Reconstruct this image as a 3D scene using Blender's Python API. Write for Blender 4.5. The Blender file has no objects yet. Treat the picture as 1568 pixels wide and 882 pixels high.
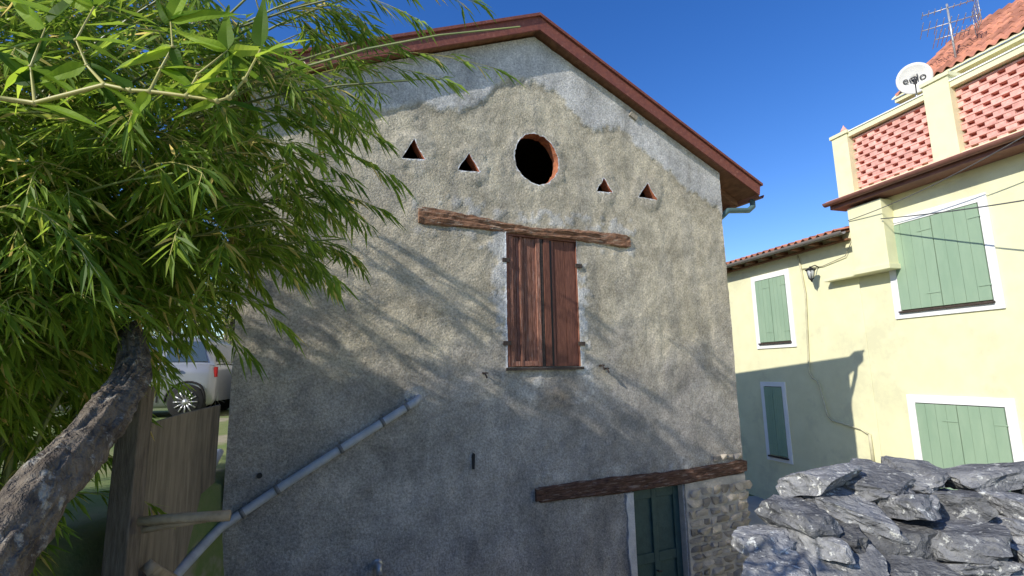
import bpy, bmesh, math, random
import numpy as np
from mathutils import Vector, Matrix, noise
random.seed(7); rng=np.random.default_rng(7)
scene=bpy.context.scene
COL=scene.collection

# ------------------------------------------------------------ frames
PB=Vector((0,6.2,0)); BD=Vector((.9051,.4253,0)); BN=Vector((.4253,-.9051,0))
PY=Vector((9.539,2.788,0)); YD=Vector((-.2805,.9599,0)); YN=Vector((-.9599,-.2805,0))
SUN=Vector((-3.28,-2.84,2.72))      # towards the sun
def B(u,v,w=0): return PB+BD*u+BN*w+Vector((0,0,v))
def Y(u,v,w=0): return PY+YD*u+YN*w+Vector((0,0,v))
def Wd(u,v,w=0): return Vector((u,w,v))

def link(o,parent=None):
    COL.objects.link(o)
    if parent: o.parent=parent
    return o
def empty(name):
    e=bpy.data.objects.new(name,None); e.empty_display_size=.2; return link(e)

class MB:
    def __init__(s): s.v=[];s.f=[];s.m=[];s.t=[];s.sm=[]
    def add(s,vs,fs,m=0,tone=.5,smooth=False):
        o=len(s.v); s.v+= [tuple(x) for x in vs]; s.t+=[tone]*len(vs)
        s.f+=[tuple(i+o for i in f) for f in fs]; s.m+=[m]*len(fs); s.sm+=[smooth]*len(fs)
    def box(s,F,u0,u1,v0,v1,w0,w1,m=0,tone=.5):
        vs=[F(u,v,w) for u in(u0,u1) for v in(v0,v1) for w in(w0,w1)]
        s.add(vs,[(0,1,3,2),(4,6,7,5),(0,4,5,1),(2,3,7,6),(0,2,6,4),(1,5,7,3)],m,tone)
    def poly(s,F,pts,w0,w1,m=0,tone=.5):
        n=len(pts)
        vs=[F(u,v,w0) for u,v in pts]+[F(u,v,w1) for u,v in pts]
        fs=[tuple(range(n))[::-1],tuple(range(n,2*n))]+[(i,(i+1)%n,n+(i+1)%n,n+i) for i in range(n)]
        s.add(vs,fs,m,tone)
    def tube(s,pts,r,n=8,m=0,tone=.5,cap=True):
        pts=[Vector(p) for p in pts]
        if not isinstance(r,(list,tuple)): r=[r]*len(pts)
        vs=[]; prev=None
        for i,p in enumerate(pts):
            t=(pts[min(i+1,len(pts)-1)]-pts[max(i-1,0)]).normalized()
            if prev is None:
                a=t.cross(Vector((0,0,1)))
                if a.length<.05: a=t.cross(Vector((1,0,0)))
            else: a=prev-t*prev.dot(t)
            a.normalize(); prev=a; b=t.cross(a)
            for k in range(n):
                th=2*math.pi*k/n; vs.append(p+(a*math.cos(th)+b*math.sin(th))*r[i])
        fs=[]
        for i in range(len(pts)-1):
            for k in range(n):
                fs.append((i*n+k,i*n+(k+1)%n,(i+1)*n+(k+1)%n,(i+1)*n+k))
        if cap: fs+=[tuple(range(n)),tuple(range((len(pts)-1)*n,len(pts)*n))]
        s.add(vs,fs,m,tone,True)
    def build(s,name,mats,parent=None,recalc=True,bevel=0):
        me=bpy.data.meshes.new(name); me.from_pydata(s.v,[],s.f)
        for m in mats: me.materials.append(m)
        me.polygons.foreach_set('material_index',s.m)
        me.polygons.foreach_set('use_smooth',s.sm)
        a=me.attributes.new('tone','FLOAT','POINT'); a.data.foreach_set('value',s.t)
        me.update()
        if recalc:
            bm=bmesh.new(); bm.from_mesh(me); bmesh.ops.recalc_face_normals(bm,faces=bm.faces); bm.to_mesh(me); bm.free()
        o=bpy.data.objects.new(name,me); link(o,parent)
        if bevel:
            md=o.modifiers.new('bev','BEVEL'); md.width=bevel; md.segments=2; md.limit_method='ANGLE'; md.angle_limit=math.radians(50)
        return o

# ------------------------------------------------------------ materials
def nodes(name):
    m=bpy.data.materials.new(name); m.use_nodes=True
    nt=m.node_tree; return m,nt,nt.nodes,nt.links,nt.nodes['Principled BSDF']
def mat(name,c1,c2=None,scale=5,rough=.8,bump=0,bscale=40,stretch=(1,1,1),tone=0,metal=0,detail=4,c3=None,s3=2,spec=.3,bdist=.02,t3=(.55,.64)):
    m,nt,N,L,bs=nodes(name)
    bs.inputs['Roughness'].default_value=rough; bs.inputs['Metallic'].default_value=metal
    bs.inputs['Specular IOR Level'].default_value=spec
    tc=N.new('ShaderNodeTexCoord'); mp=N.new('ShaderNodeMapping'); mp.inputs['Scale'].default_value=stretch
    L.new(tc.outputs['Object'],mp.inputs[0])
    c2=c2 or tuple(x*.75 for x in c1)
    nz=N.new('ShaderNodeTexNoise'); nz.inputs['Scale'].default_value=scale; nz.inputs['Detail'].default_value=detail; nz.inputs['Roughness'].default_value=.65
    L.new(mp.outputs[0],nz.inputs['Vector'])
    cr=N.new('ShaderNodeValToRGB'); cr.color_ramp.elements[0].position=.35; cr.color_ramp.elements[1].position=.65
    cr.color_ramp.elements[0].color=(*c1,1); cr.color_ramp.elements[1].color=(*c2,1)
    L.new(nz.outputs[0],cr.inputs[0]); out=cr.outputs[0]
    if c3:
        n3=N.new('ShaderNodeTexNoise'); n3.inputs['Scale'].default_value=s3; n3.inputs['Detail'].default_value=5; n3.inputs['Roughness'].default_value=.7
        L.new(mp.outputs[0],n3.inputs['Vector'])
        r3=N.new('ShaderNodeValToRGB'); r3.color_ramp.elements[0].position=t3[0]; r3.color_ramp.elements[1].position=t3[1]
        L.new(n3.outputs[0],r3.inputs[0])
        mx=N.new('ShaderNodeMix'); mx.data_type='RGBA'; L.new(r3.outputs[0],mx.inputs[0]); L.new(out,mx.inputs[6]); mx.inputs[7].default_value=(*c3,1); out=mx.outputs[2]
    if tone:
        at=N.new('ShaderNodeAttribute'); at.attribute_name='tone'
        mr=N.new('ShaderNodeMapRange'); mr.inputs[3].default_value=1-tone; mr.inputs[4].default_value=1+tone
        L.new(at.outputs['Fac'],mr.inputs[0])
        hs=N.new('ShaderNodeHueSaturation'); L.new(mr.outputs[0],hs.inputs['Value']); L.new(out,hs.inputs['Color']); out=hs.outputs[0]
    L.new(out,bs.inputs['Base Color'])
    if bump:
        nb=N.new('ShaderNodeTexNoise'); nb.inputs['Scale'].default_value=bscale; nb.inputs['Detail'].default_value=4; nb.inputs['Roughness'].default_value=.6
        L.new(mp.outputs[0],nb.inputs['Vector'])
        bu=N.new('ShaderNodeBump'); bu.inputs['Strength'].default_value=bump; bu.inputs['Distance'].default_value=bdist
        L.new(nb.outputs[0],bu.inputs['Height']); L.new(bu.outputs[0],bs.inputs['Normal'])
    return m

def plaster_mat():
    m,nt,N,L,bs=nodes('barn_plaster'); bs.inputs['Roughness'].default_value=.95; bs.inputs['Specular IOR Level'].default_value=.05
    tc=N.new('ShaderNodeTexCoord')
    at=N.new('ShaderNodeAttribute'); at.attribute_name='albedo'
    n1=N.new('ShaderNodeTexNoise'); n1.inputs['Scale'].default_value=2.2; n1.inputs['Detail'].default_value=6; n1.inputs['Roughness'].default_value=.7
    n2=N.new('ShaderNodeTexNoise'); n2.inputs['Scale'].default_value=42; n2.inputs['Detail'].default_value=3; n2.inputs['Roughness'].default_value=.75
    L.new(tc.outputs['Object'],n1.inputs['Vector']);L.new(tc.outputs['Object'],n2.inputs['Vector'])
    m1=N.new('ShaderNodeMapRange'); m1.inputs[1].default_value=.3;m1.inputs[2].default_value=.7;m1.inputs[3].default_value=.62;m1.inputs[4].default_value=1.28
    m2=N.new('ShaderNodeMapRange'); m2.inputs[1].default_value=.3;m2.inputs[2].default_value=.7;m2.inputs[3].default_value=.58;m2.inputs[4].default_value=1.34
    L.new(n1.outputs[0],m1.inputs[0]);L.new(n2.outputs[0],m2.inputs[0])
    mu=N.new('ShaderNodeMath'); mu.operation='MULTIPLY'; L.new(m1.outputs[0],mu.inputs[0]);L.new(m2.outputs[0],mu.inputs[1])
    hs=N.new('ShaderNodeHueSaturation'); L.new(at.outputs['Color'],hs.inputs['Color']); L.new(mu.outputs[0],hs.inputs['Value'])
    L.new(hs.outputs[0],bs.inputs['Base Color'])
    nb=N.new('ShaderNodeTexNoise'); nb.inputs['Scale'].default_value=48; nb.inputs['Detail'].default_value=3; nb.inputs['Roughness'].default_value=.65
    b1=N.new('ShaderNodeBump'); b1.inputs['Strength'].default_value=.8; b1.inputs['Distance'].default_value=.015
    L.new(tc.outputs['Object'],nb.inputs['Vector'])
    L.new(nb.outputs[0],b1.inputs['Height'])
    L.new(b1.outputs[0],bs.inputs['Normal'])
    return m
def leaf_mat(name,ca,cb,cc,tl=.42,spec=.22):
    m,nt,N,L,bs=nodes(name); bs.inputs['Roughness'].default_value=.5; bs.inputs['Specular IOR Level'].default_value=spec
    at=N.new('ShaderNodeAttribute'); at.attribute_name='tone'
    cr=N.new('ShaderNodeValToRGB'); e=cr.color_ramp.elements
    e[0].position=0;e[0].color=(*ca,1); e[1].position=.75;e[1].color=(*cb,1); x=e.new(.97); x.color=(*cc,1)
    L.new(at.outputs['Fac'],cr.inputs[0]); L.new(cr.outputs[0],bs.inputs['Base Color'])
    tr=N.new('ShaderNodeBsdfTranslucent'); 
    hs=N.new('ShaderNodeHueSaturation'); hs.inputs['Value'].default_value=2.0; hs.inputs['Hue'].default_value=.48; L.new(cr.outputs[0],hs.inputs['Color']); L.new(hs.outputs[0],tr.inputs[0])
    mx=N.new('ShaderNodeMixShader'); mx.inputs[0].default_value=tl
    L.new(bs.outputs[0],mx.inputs[1]);L.new(tr.outputs[0],mx.inputs[2]); L.new(mx.outputs[0],N['Material Output'].inputs[0])
    return m
def glassy(name,c,rough=.1): return mat(name,c,c,rough=rough,spec=.6)

M_pl=plaster_mat()
M_rev=mat('brick_reveal',(.50,.18,.085),(.28,.11,.065),scale=14,bump=.8,bscale=30)
M_dark=mat('dark_interior',(.03,.025,.02),rough=1)
M_fascia=mat('fascia_brown',(.26,.085,.055),(.18,.06,.045),scale=16,rough=.6,bump=.25,c3=(.33,.15,.11),s3=26,t3=(.56,.7))
M_soff=mat('soffit_wood',(.26,.13,.07),(.16,.075,.04),scale=6,stretch=(1,1,6),rough=.7,bump=.2)
M_tile=mat('roof_tile',(.52,.22,.13),(.36,.15,.10),scale=5,rough=.85,bump=.3,tone=.3)
M_beam=mat('old_beam_wood',(.38,.21,.125),(.14,.07,.042),scale=9,stretch=(1,1,9),rough=.9,bump=.9,bscale=14,c3=(.46,.36,.27),s3=5,spec=.1)
M_beam2=mat('old_beam_dark',(.17,.095,.065),(.06,.035,.026),scale=9,stretch=(1,1,9),rough=.9,bump=.9,bscale=14,c3=(.26,.20,.16),s3=5,spec=.1)
M_shL=mat('shutter_wood_pale',(.50,.25,.175),(.22,.095,.062),scale=11,stretch=(7,7,.7),rough=.8,bump=.5,bscale=14,tone=.38,c3=(.60,.44,.36),s3=9,t3=(.56,.72),spec=.15)
M_shR=mat('shutter_wood_dark',(.28,.12,.08),(.15,.062,.042),scale=11,stretch=(7,7,.7),rough=.7,bump=.4,bscale=14,tone=.35,spec=.2)
M_iron=mat('rusty_iron',(.09,.065,.05),(.04,.03,.025),scale=30,rough=.7,bump=.3)
M_white=mat('white_plaster',(.66,.64,.60),(.50,.49,.46),scale=7,rough=.95,bump=.5)
M_door=mat('green_door_paint',(.045,.09,.08),(.03,.065,.06),scale=8,rough=.5,bump=.15)
M_pipe=mat('grey_pipe',(.44,.46,.48),(.33,.35,.37),scale=8,rough=.5,spec=.4)
M_clip=mat('pipe_clip',(.20,.20,.195),rough=.6)
M_yel=mat('yellow_render',(.77,.745,.48),(.71,.685,.43),scale=2.5,rough=.9,bump=.12,bscale=70,detail=6,c3=(.66,.635,.41),s3=.9)
M_ywh=mat('white_surround',(.86,.86,.84),(.80,.80,.77),scale=3,rough=.8)
M_shg=mat('green_shutter',(.30,.41,.28),(.25,.36,.245),scale=3,rough=.6,stretch=(1,1,.3))
M_brown=mat('brown_gutter',(.24,.11,.08),(.18,.08,.06),scale=6,rough=.5)
M_latt=mat('lattice_brick',(.82,.45,.37),(.66,.32,.26),scale=12,rough=.85,tone=.2,bump=.2)
M_lback=mat('lattice_back',(.42,.12,.09),(.34,.09,.07),scale=8,rough=.9)
M_metal=mat('galvanised',(.55,.55,.55),(.4,.4,.4),scale=20,rough=.4,metal=.5)
M_dish=mat('dish_paint',(.70,.69,.66),(.62,.61,.58),scale=5,rough=.5)
M_black=mat('black_plastic_and_hole_shade',(.02,.02,.022),rough=.5)
M_rock=mat('schist',(.27,.27,.268),(.105,.108,.115),scale=7,rough=.95,bump=1,bscale=30,tone=.5,c3=(.50,.50,.46),s3=26,stretch=(1,1,1.2),detail=6,bdist=.03,t3=(.58,.64),spec=.08)
M_rub=mat('wall_stone',(.42,.36,.27),(.26,.235,.20),scale=7,rough=.9,bump=.6,tone=.4)
M_mort=mat('mortar',(.50,.46,.39),(.38,.35,.30),scale=9,rough=.95,bump=.6)
M_ply=mat('plywood',(.29,.245,.18),(.19,.16,.12),scale=6,stretch=(2.5,2.5,.3),rough=.9,bump=.3,c3=(.11,.095,.075),s3=2.2,t3=(.48,.66),spec=.1)
M_post=mat('weathered_post',(.20,.165,.125),(.10,.08,.06),scale=10,stretch=(4,4,.5),rough=.9,bump=.6)
M_bark=mat('bark',(.215,.18,.14),(.08,.065,.052),scale=14,rough=.95,bump=1,bscale=26,stretch=(1,1,.6),c3=(.36,.34,.29),s3=18,bdist=.05,detail=6,t3=(.57,.66),spec=.1)
M_culm=mat('bamboo_culm',(.22,.24,.08),(.12,.16,.05),scale=5,rough=.4,tone=.35)
M_stem=mat('bamboo_stem',(.48,.42,.15),(.34,.34,.10),scale=5,rough=.4)
M_leaf=leaf_mat('bamboo_leaf',(.045,.11,.012),(.22,.33,.04),(.54,.46,.14),.47)
M_bleaf=leaf_mat('bamboo_leaf_near',(.02,.07,.008),(.24,.38,.03),(.34,.44,.06),.5,.1)
M_tleaf=leaf_mat('tree_leaf',(.12,.16,.04),(.26,.29,.08),(.40,.36,.14))
M_grnd=mat('ground_grass',(.11,.17,.045),(.20,.20,.09),scale=1.6,rough=.95,bump=.6,bscale=30,c3=(.28,.25,.18),s3=.8)
M_bounce=mat('yard_bounce_concrete',(.42,.40,.36),(.33,.31,.28),scale=2,rough=.95,bump=.4)  # unseen yard surface, made pale to bounce light onto the barn
M_car=mat('car_silver',(.34,.35,.36),(.32,.33,.34),scale=2,rough=.28,metal=.4,spec=.5)
M_glass=glassy('car_glass',(.05,.075,.10),.06)
M_tyre=mat('tyre',(.02,.02,.02),rough=.9)
M_rim=mat('alloy',(.6,.6,.6),rough=.3,metal=.6)
M_red=mat('tail_lamp',(.4,.02,.02),rough=.2)

# ------------------------------------------------------------ BARN
barn=empty('old_barn')
UL,UR,UA=-2.97,3.67,.40
TH=.16
def wtop(u): return 4.50-.445*abs(u-UA)
pu=[-2.97,-2.36,-1.80,-1.20,-.71,-.31,.02,.71,1.01,1.32,1.67,1.89,2.47,2.95,3.58,3.7]
pv=[2.95,2.91,2.95,3.16,3.14,3.45,3.80,3.77,3.50,3.27,3.43,3.33,2.97,2.68,2.46,2.3]
def fbm(x,y,s,o=4): return noise.fractal(Vector((x*s,y*s,3.3)),.7,2.1,o)
def wall_grid():
    nu,nv=212,264; v0=-4.3
    us=np.linspace(UL,UR,nu); ia=int(np.argmin(abs(us-UA))); us[ia]=UA
    vs=[];col=[]
    for i,u in enumerate(us):
        for j in range(nv):
            v=v0+(wtop(u)-v0)*j/(nv-1)
            n1=fbm(u,v,1.3); n2=fbm(u,v,6); n3=fbm(u,v,14,3)
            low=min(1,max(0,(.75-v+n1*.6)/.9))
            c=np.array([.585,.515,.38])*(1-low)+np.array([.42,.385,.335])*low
            rel=.009*n1+.0065*n2+.0055*n3
            pb=np.interp(u,pu,pv)+.07*n2+.05*n3
            k=min(1,max(0,(v-pb)/.035))
            if k>0:
                c=c*(1-k)+np.array([.60,.58,.54])*k
                rel=rel*(1-.55*k)+.016*k
            elif v>pb-.06: c=c*.8
            w=0
            if -.55<u<0 and 0<v<1.75: w=max(w,min(1,max(0,(u+.06+.24*min(1,(v-.1)/1.4)+.22*n2)/.05))) if v>.05 else w
            if .90<u<1.5 and -.05<v<1.65: w=max(w,min(1,max(0,(1.06+.12*n1+.18*n2-u)/.05)))
            if -.15<u<1.15 and -.42<v<.06: w=max(w,.6*min(1,max(0,(n2-.02)/.15)))
            if -1.4<u<-1.0 and -.42<v<-.16: w=max(w,.8*min(1,max(0,(.15-math.hypot(u+1.2,v+.29)+.05*n2)/.03)))
            if -1.25<u<1.95 and 1.85<v<2.08: w=max(w,.7*min(1,max(0,(n2+.10-(v-1.88)*2)/.1)))
            if -1.25<u<1.95 and 1.55<v<1.72: w=max(w,.5*min(1,max(0,(n2+.02-(1.70-v)*2)/.1)))
            if .2<u<3.0 and -1.36<v<-1.22: w=max(w,.4*min(1,max(0,(n2+.05)/.1)))
            c=c*(1-w)+np.array([.66,.64,.59])*w
            rel=rel+.008*w
            for cu,cv,rr in((.39,2.74,.39),(-1.25,2.55,.23),(-.56,2.5,.21),(1.45,2.49,.19),(2.2,2.52,.23)):
                d=math.hypot(u-cu,v-cv)
                if d<rr+.06:
                    q=min(1,(rr+.06+.06*n2-d)/.05)
                    if q>0: c=c*(1-.35*q)+np.array([.54,.49,.40])*.35*q; rel+=.010*q
            st=max(0,1-math.hypot((u-.55)/.30,(v+.33)/.16)+.5*n2); st=min(st,.6)
            c=c*(1-st)+np.array([.50,.36,.22])*st
            if abs(u-.4)<.6 and -1.7<v<-.1:
                s2=max(0,noise.noise(Vector((u*14,v*.8,1))))*.5; c=c*(1-s2)+np.array([.32,.31,.295])*s2
            wx=max(0,(-v-.1+n1)*.7); 
            s3=min(.6,max(0,fbm(u,v*.35,2.2)-.03)*wx*1.2); c=c*(1-s3)+np.array([.24,.23,.215])*s3
            s4=min(.38,max(0,fbm(u*1.7+9,v*.3,2.6)-.10)*.95); c=c*(1-s4)+np.array([.33,.31,.265])*s4
            s5=min(.35,max(0,fbm(u*.8-4,v*.8+7,1.1)-.1)*1.1)*low; c=c*(1-s5)+np.array([.27,.255,.225])*s5
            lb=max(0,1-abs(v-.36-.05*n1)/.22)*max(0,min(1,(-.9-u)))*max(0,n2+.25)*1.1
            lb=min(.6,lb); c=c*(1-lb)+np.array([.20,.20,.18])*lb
            ck=abs(v-(-.62+.22*(u+1.6)+.05*noise.noise(Vector((u*4,0,8)))))
            if ck<.018 and -1.5<u<-.4: c=c*.85; rel-=.004
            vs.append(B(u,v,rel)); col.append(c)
    fs=[]
    idx=lambda i,j:i*nv+j
    for i in range(nu-1):
        for j in range(nv-1): fs.append((idx(i,j),idx(i+1,j),idx(i+1,j+1),idx(i,j+1)))
    loop=[idx(i,0) for i in range(nu)]+[idx(nu-1,j) for j in range(1,nv)]+[idx(i,nv-1) for i in range(nu-2,-1,-1)]+[idx(0,j) for j in range(nv-2,0,-1)]
    o=len(vs)
    for k in loop:
        p=vs[k]; vs.append(p-BN*TH); col.append(col[k])
    n=len(loop)
    for a in range(n):
        b=(a+1)%n; fs.append((loop[b],loop[a],o+a,o+b))
    fs.append(tuple(o+a for a in range(n))[::-1])
    me=bpy.data.meshes.new('front_wall'); me.from_pydata([tuple(v) for v in vs],[],fs)
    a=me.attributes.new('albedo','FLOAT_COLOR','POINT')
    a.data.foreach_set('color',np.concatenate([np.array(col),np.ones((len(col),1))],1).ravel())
    me.materials.append(M_pl); me.materials.append(M_rev); me.materials.append(M_mort)
    me.polygons.foreach_set('use_smooth',[True]*len(me.polygons))
    bm=bmesh.new(); bm.from_mesh(me); bmesh.ops.recalc_face_normals(bm,faces=bm.faces); bm.to_mesh(me); bm.free()
    ob=bpy.data.objects.new('front_wall',me); return link(ob)
wall=wall_grid()
cut=MB()
circ=[]
for k in range(64):
    th=2*math.pi*k/64; r=1+.05*noise.noise(Vector((math.cos(th)*1.5,math.sin(th)*1.5,5)))+.05*noise.noise(Vector((math.cos(th)*7,math.sin(th)*7,2)))
    circ.append((.39+.325*r*math.cos(th),2.735+.345*r*math.sin(th)))
cut.poly(B,circ,-.6,.1,0)
for (a,b,c) in [((-1.38,2.46),(-1.10,2.48),(-1.24,2.71)),((-.70,2.42),(-.41,2.44),(-.56,2.66)),((1.31,2.42),(1.58,2.44),(1.44,2.64)),((2.04,2.43),(2.36,2.43),(2.21,2.66))]:
    pts=[]
    for p_,q_ in((a,b),(b,c),(c,a)):
        for t in (0,.33,.66): pts.append((p_[0]+(q_[0]-p_[0])*t+random.uniform(-.011,.011),p_[1]+(q_[1]-p_[1])*t+random.uniform(-.011,.011)))
    cut.poly(B,pts,-.6,.1,0)
cut.box(B,-.075,.955,.035,1.70,-.12,.1,1)
cut.box(B,1.64,2.50,-4.0,-1.56,-.6,.1,1)
cobj=cut.build('cutter',[M_rev,M_mort])
md=wall.modifiers.new('b','BOOLEAN'); md.operation='DIFFERENCE'; md.object=cobj; md.solver='EXACT'
try: md.material_mode='TRANSFER'
except Exception: pass
bpy.context.view_layer.update()
dg=bpy.context.evaluated_depsgraph_get()
nm=bpy.data.meshes.new_from_object(wall.evaluated_get(dg))
for pl_ in nm.polygons:
    if pl_.material_index: pl_.use_smooth=False
try: nm.set_sharp_from_angle(angle=math.radians(55))
except Exception: pass
wall.modifiers.clear(); wall.data=nm; bpy.data.objects.remove(cobj); wall.parent=barn
DEP=8.0
s=MB()
s.box(B,UL+.002,UL+.4,-4.3,wtop(UL)-.02,-TH-.03,-DEP,0)
s.box(B,UR-.4,UR-.002,-4.3,wtop(UR)-.02,-TH-.03,-DEP,0)
s.poly(B,[(UL+.41,-4.3),(UR-.41,-4.3),(UR-.41,wtop(UR-.4)-.05),(UA,wtop(UA)-.05),(UL+.41,wtop(UL+.4)-.05)],-DEP+.3,-DEP,0)
m_side=mat('side_plaster',(.48,.45,.40),(.38,.37,.34),bump=.5)
s.box(B,UL+.42,UR-.42,1.98,2.1,-TH-.04,-DEP+.35,1)
s.box(B,UL+.42,UR-.42,-.3,-.2,-TH-.04,-DEP+.35,1)
s.build('rear_walls',[m_side,M_dark],barn)
r=MB()
RO=.14; EV=4.36; 
def rt(u,off=0): return 4.54-.452*abs(u-UA)+off
for sg in(-1,1):
    ue=UA+sg*(EV-UA)
    r.poly(B,[(UA,rt(UA)),(ue,rt(ue)),(ue,rt(ue)+.07),(UA,rt(UA)+.07)],RO,-DEP-.3,1)
    r.poly(B,[(UA,rt(UA)-.03),(ue,rt(ue)-.03),(ue+sg*.03,rt(ue)+.13),(UA,rt(UA)+.16)],RO+.002,RO+.03,0)
    r.poly(B,[(UA,rt(UA)+.163),(ue+sg*.06,rt(ue)+.127),(ue+sg*.06,rt(ue)+.165),(UA,rt(UA)+.205)],RO+.06,RO-.16,0)
    for k in range(26):
        a0=k/26; a1=(k+1)/26
        u0=UA+(ue-UA)*a0; u1=UA+(ue-UA)*a1
        r.poly(B,[(u0,rt(u0)+.075),(u1,rt(u1)+.075),(u1,rt(u1)+.115),(u0,rt(u0)+.10)],RO-.17,-DEP-.3,2,random.random())
    for kk in range(9):
        w=-.25-kk*.85
        ua,ub=(UR+.002,ue-.02) if sg>0 else (ue+.02,UL-.002)
        r.poly(B,[(ua,rt(ua)-.11),(ub,rt(ub)-.11),(ub,rt(ub)-.002),(ua,rt(ua)-.002)],w,w-.09,1)
r.build('roof',[M_fascia,M_soff,M_tile],barn)
g=MB()
def halfpipe(F,u,v,w0,w1,rad,m):
    n=9; ring=[(u+rad*math.cos(math.pi+math.pi*k/(n-1)),v+rad*math.sin(math.pi+math.pi*k/(n-1))) for k in range(n)]
    inner=[(u+(rad-.008)*math.cos(2*math.pi-math.pi*k/(n-1)),v+(rad-.008)*math.sin(2*math.pi-math.pi*k/(n-1))) for k in range(n)]
    g.poly(F,ring+inner,w0,w1,m)
halfpipe(B,EV+.07,rt(EV)+.0,RO,-DEP-.3,.07,0)
g.tube([B(EV+.05,rt(EV)-.05,-.02),B(EV+.05,rt(EV)-.16,-.02),B(EV-.06,rt(EV)-.24,-.02),B(UR+.16,rt(EV)-.30,-.02),B(UR+.08,rt(EV)-.38,-.06),B(UR+.04,rt(EV)-.5,-.25),B(UR+.04,-3.3,-.32)],.045,8,1)
g.build('gutter_and_downpipe',[M_brown,mat('dark_green_downpipe',(.09,.16,.16),rough=.5)],barn)
def beam(name,top,bot,w0,w1,material,parent):
    m=MB(); N_=110; us=np.linspace(top[0][0],top[-1][0],N_)
    tx,ty=zip(*top);bx,by=zip(*bot)
    vs=[];n=10
    for i,u in enumerate(us):
        t=np.interp(u,tx,ty);b=np.interp(u,bx,by); e=min(i,N_-1-i)
        sh=.0 if e>1 else .014
        h_=t-b
        prof=[(b+sh,w0),(b+sh,w1-.014),(b+.014+sh,w1),(b+h_*.33,w1+.004),(b+h_*.5,w1-.004),(b+h_*.7,w1+.004),(t-.014-sh,w1),(t-sh,w1-.012),(t-sh,w0),((t+b)/2,w0-.001)]
        for (v,w) in prof:
            d=.018*noise.noise(Vector((u*4,v*22,7)))+.009*noise.noise(Vector((u*15,v*70,2)))+.01*min(0,noise.noise(Vector((u*2.5,v*90,9)))+.1)*3
            vs.append(B(u,v+.7*d,w+(d if w>w0+.01 else 0)))
    fs=[(i*n+k,i*n+(k+1)%n,(i+1)*n+(k+1)%n,(i+1)*n+k) for i in range(N_-1) for k in range(n)]
    fs+=[tuple(range(n)),tuple(range((N_-1)*n,N_*n))]
    m.add(vs,fs,0,.5,False); return m.build(name,[material],parent)
beam('upper_lintel',[(-1.18,1.89),(-.85,1.89),(-.54,1.865),(-.02,1.81),(.4,1.80),(.74,1.83),(1.3,1.845),(1.83,1.83)],[(-1.15,1.69),(-.71,1.70),(-.02,1.70),(.46,1.685),(.93,1.69),(1.4,1.67),(1.80,1.655)],-.06,.03,M_beam,barn)
beam('door_lintel',[(.25,-1.36),(1.2,-1.35),(2.4,-1.37),(3.69,-1.34)],[(.25,-1.53),(1.3,-1.55),(2.5,-1.555),(3.69,-1.51)],-.06,.045,M_beam2,barn)
h=MB()
def planks(F,u0,u1,v0,v1,w0,w1,n,m,mb):
    for k in range(n):
        a=u0+(u1-u0)*k/n; b=u0+(u1-u0)*(k+1)/n
        mb.box(F,a+.003,b-.003,v0,v1,w0,w1+random.uniform(-.002,.002),m,random.random())
planks(B,-.03,.405,.045,1.665,-.07,-.038,4,0,h)
h.box(B,-.072,-.034,.04,1.69,-.10,-.006,1,.6); h.box(B,.950,.954,.04,1.69,-.10,-.006,1,.6)
h.box(B,-.03,.95,1.668,1.695,-.10,-.006,1,.5)
for (a,b) in((-.028,.022),(.352,.405),(.12,.145)): h.box(B,a,b,.045,1.664,-.0355,-.012,0,random.random())
h.box(B,.024,.118,.05,.11,-.0355,-.018,0,.3); h.box(B,.147,.350,.05,.11,-.0355,-.018,0,.4)
planks(B,.46,.945,.045,1.665,-.07,-.034,3,1,h)
h.box(B,.46,.545,.047,1.663,-.0315,-.008,1,.2)
h.box(B,.41,.455,.04,1.665,-.09,-.02,2,.3)
h.box(B,.552,.585,.05,1.66,-.0315,-.0290,3)
h.build('hatch_shutters',[M_shL,M_shR,M_iron,M_black],barn,bevel=.003)
h=MB()
h.box(B,-.10,.98,.0,.034,-.1,.035,0)
for v in(.30,1.32):
    h.box(B,-.13,-.03,v,v+.05,-.005,.02,0); h.box(B,.925,1.02,v,v+.05,-.005,.02,0)
for (u,v) in((-.39,-.03),(1.31,0),(1.24,.04)):
    h.tube([B(u,v,-.02),B(u,v,.07),B(u+.01,v-.05,.09)],.011,6,0)
    h.tube([B(u-.03,v+.01,.05),B(u+.04,v+.005,.05)],.009,6,0)
h.poly(B,[(-.535,-1.08),(-.51,-1.085),(-.503,-.92),(-.525,-.905),(-.54,-.95)],-.0,.019,1)  # flat black plates, here and next line, painting the dark of wall holes
h.poly(B,[(-2.68+.026*math.cos(t*.628),-.94+.026*math.sin(t*.628)) for t in range(10)],0,.019,1)
h.tube([B(-1.56,-1.90,-.02),B(-1.56,-1.90,.09),B(-1.56,-1.97,.12)],.032,10,2)
h.tube([B(-1.56,-1.90,.0),B(-1.56,-1.90,.025)],.05,10,2)
h.poly(B,[(1.93,3.66),(2.05,3.60),(2.08,3.68),(1.98,3.75)],0,.05,3)
h.build('sill_hooks_fixings_and_hole_shade',[M_iron,M_black,M_metal,M_rub],barn)
d=MB()
d.box(B,1.645,2.495,-3.6,-1.565,-.15,-.12,0)
for (a,b) in((1.645,1.74),(2.40,2.495),(2.03,2.11)): d.box(B,a,b,-3.6,-1.565,-.119,-.09,0)
for (a,b) in((-1.70,-1.566),(-2.50,-2.38),(-3.0,-2.9)):
    d.box(B,1.742,2.028,a,b,-.119,-.093,0); d.box(B,2.112,2.398,a,b,-.119,-.093,0)
d.tube([B(2.06,-2.6,-.09),B(2.06,-2.6,-.05),B(2.10,-2.6,-.04)],.012,6,1)
d.build('green_door',[M_door,M_iron],barn,bevel=.006)
d=MB()
vv=np.linspace(-1.6,-4.2,30)
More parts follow.
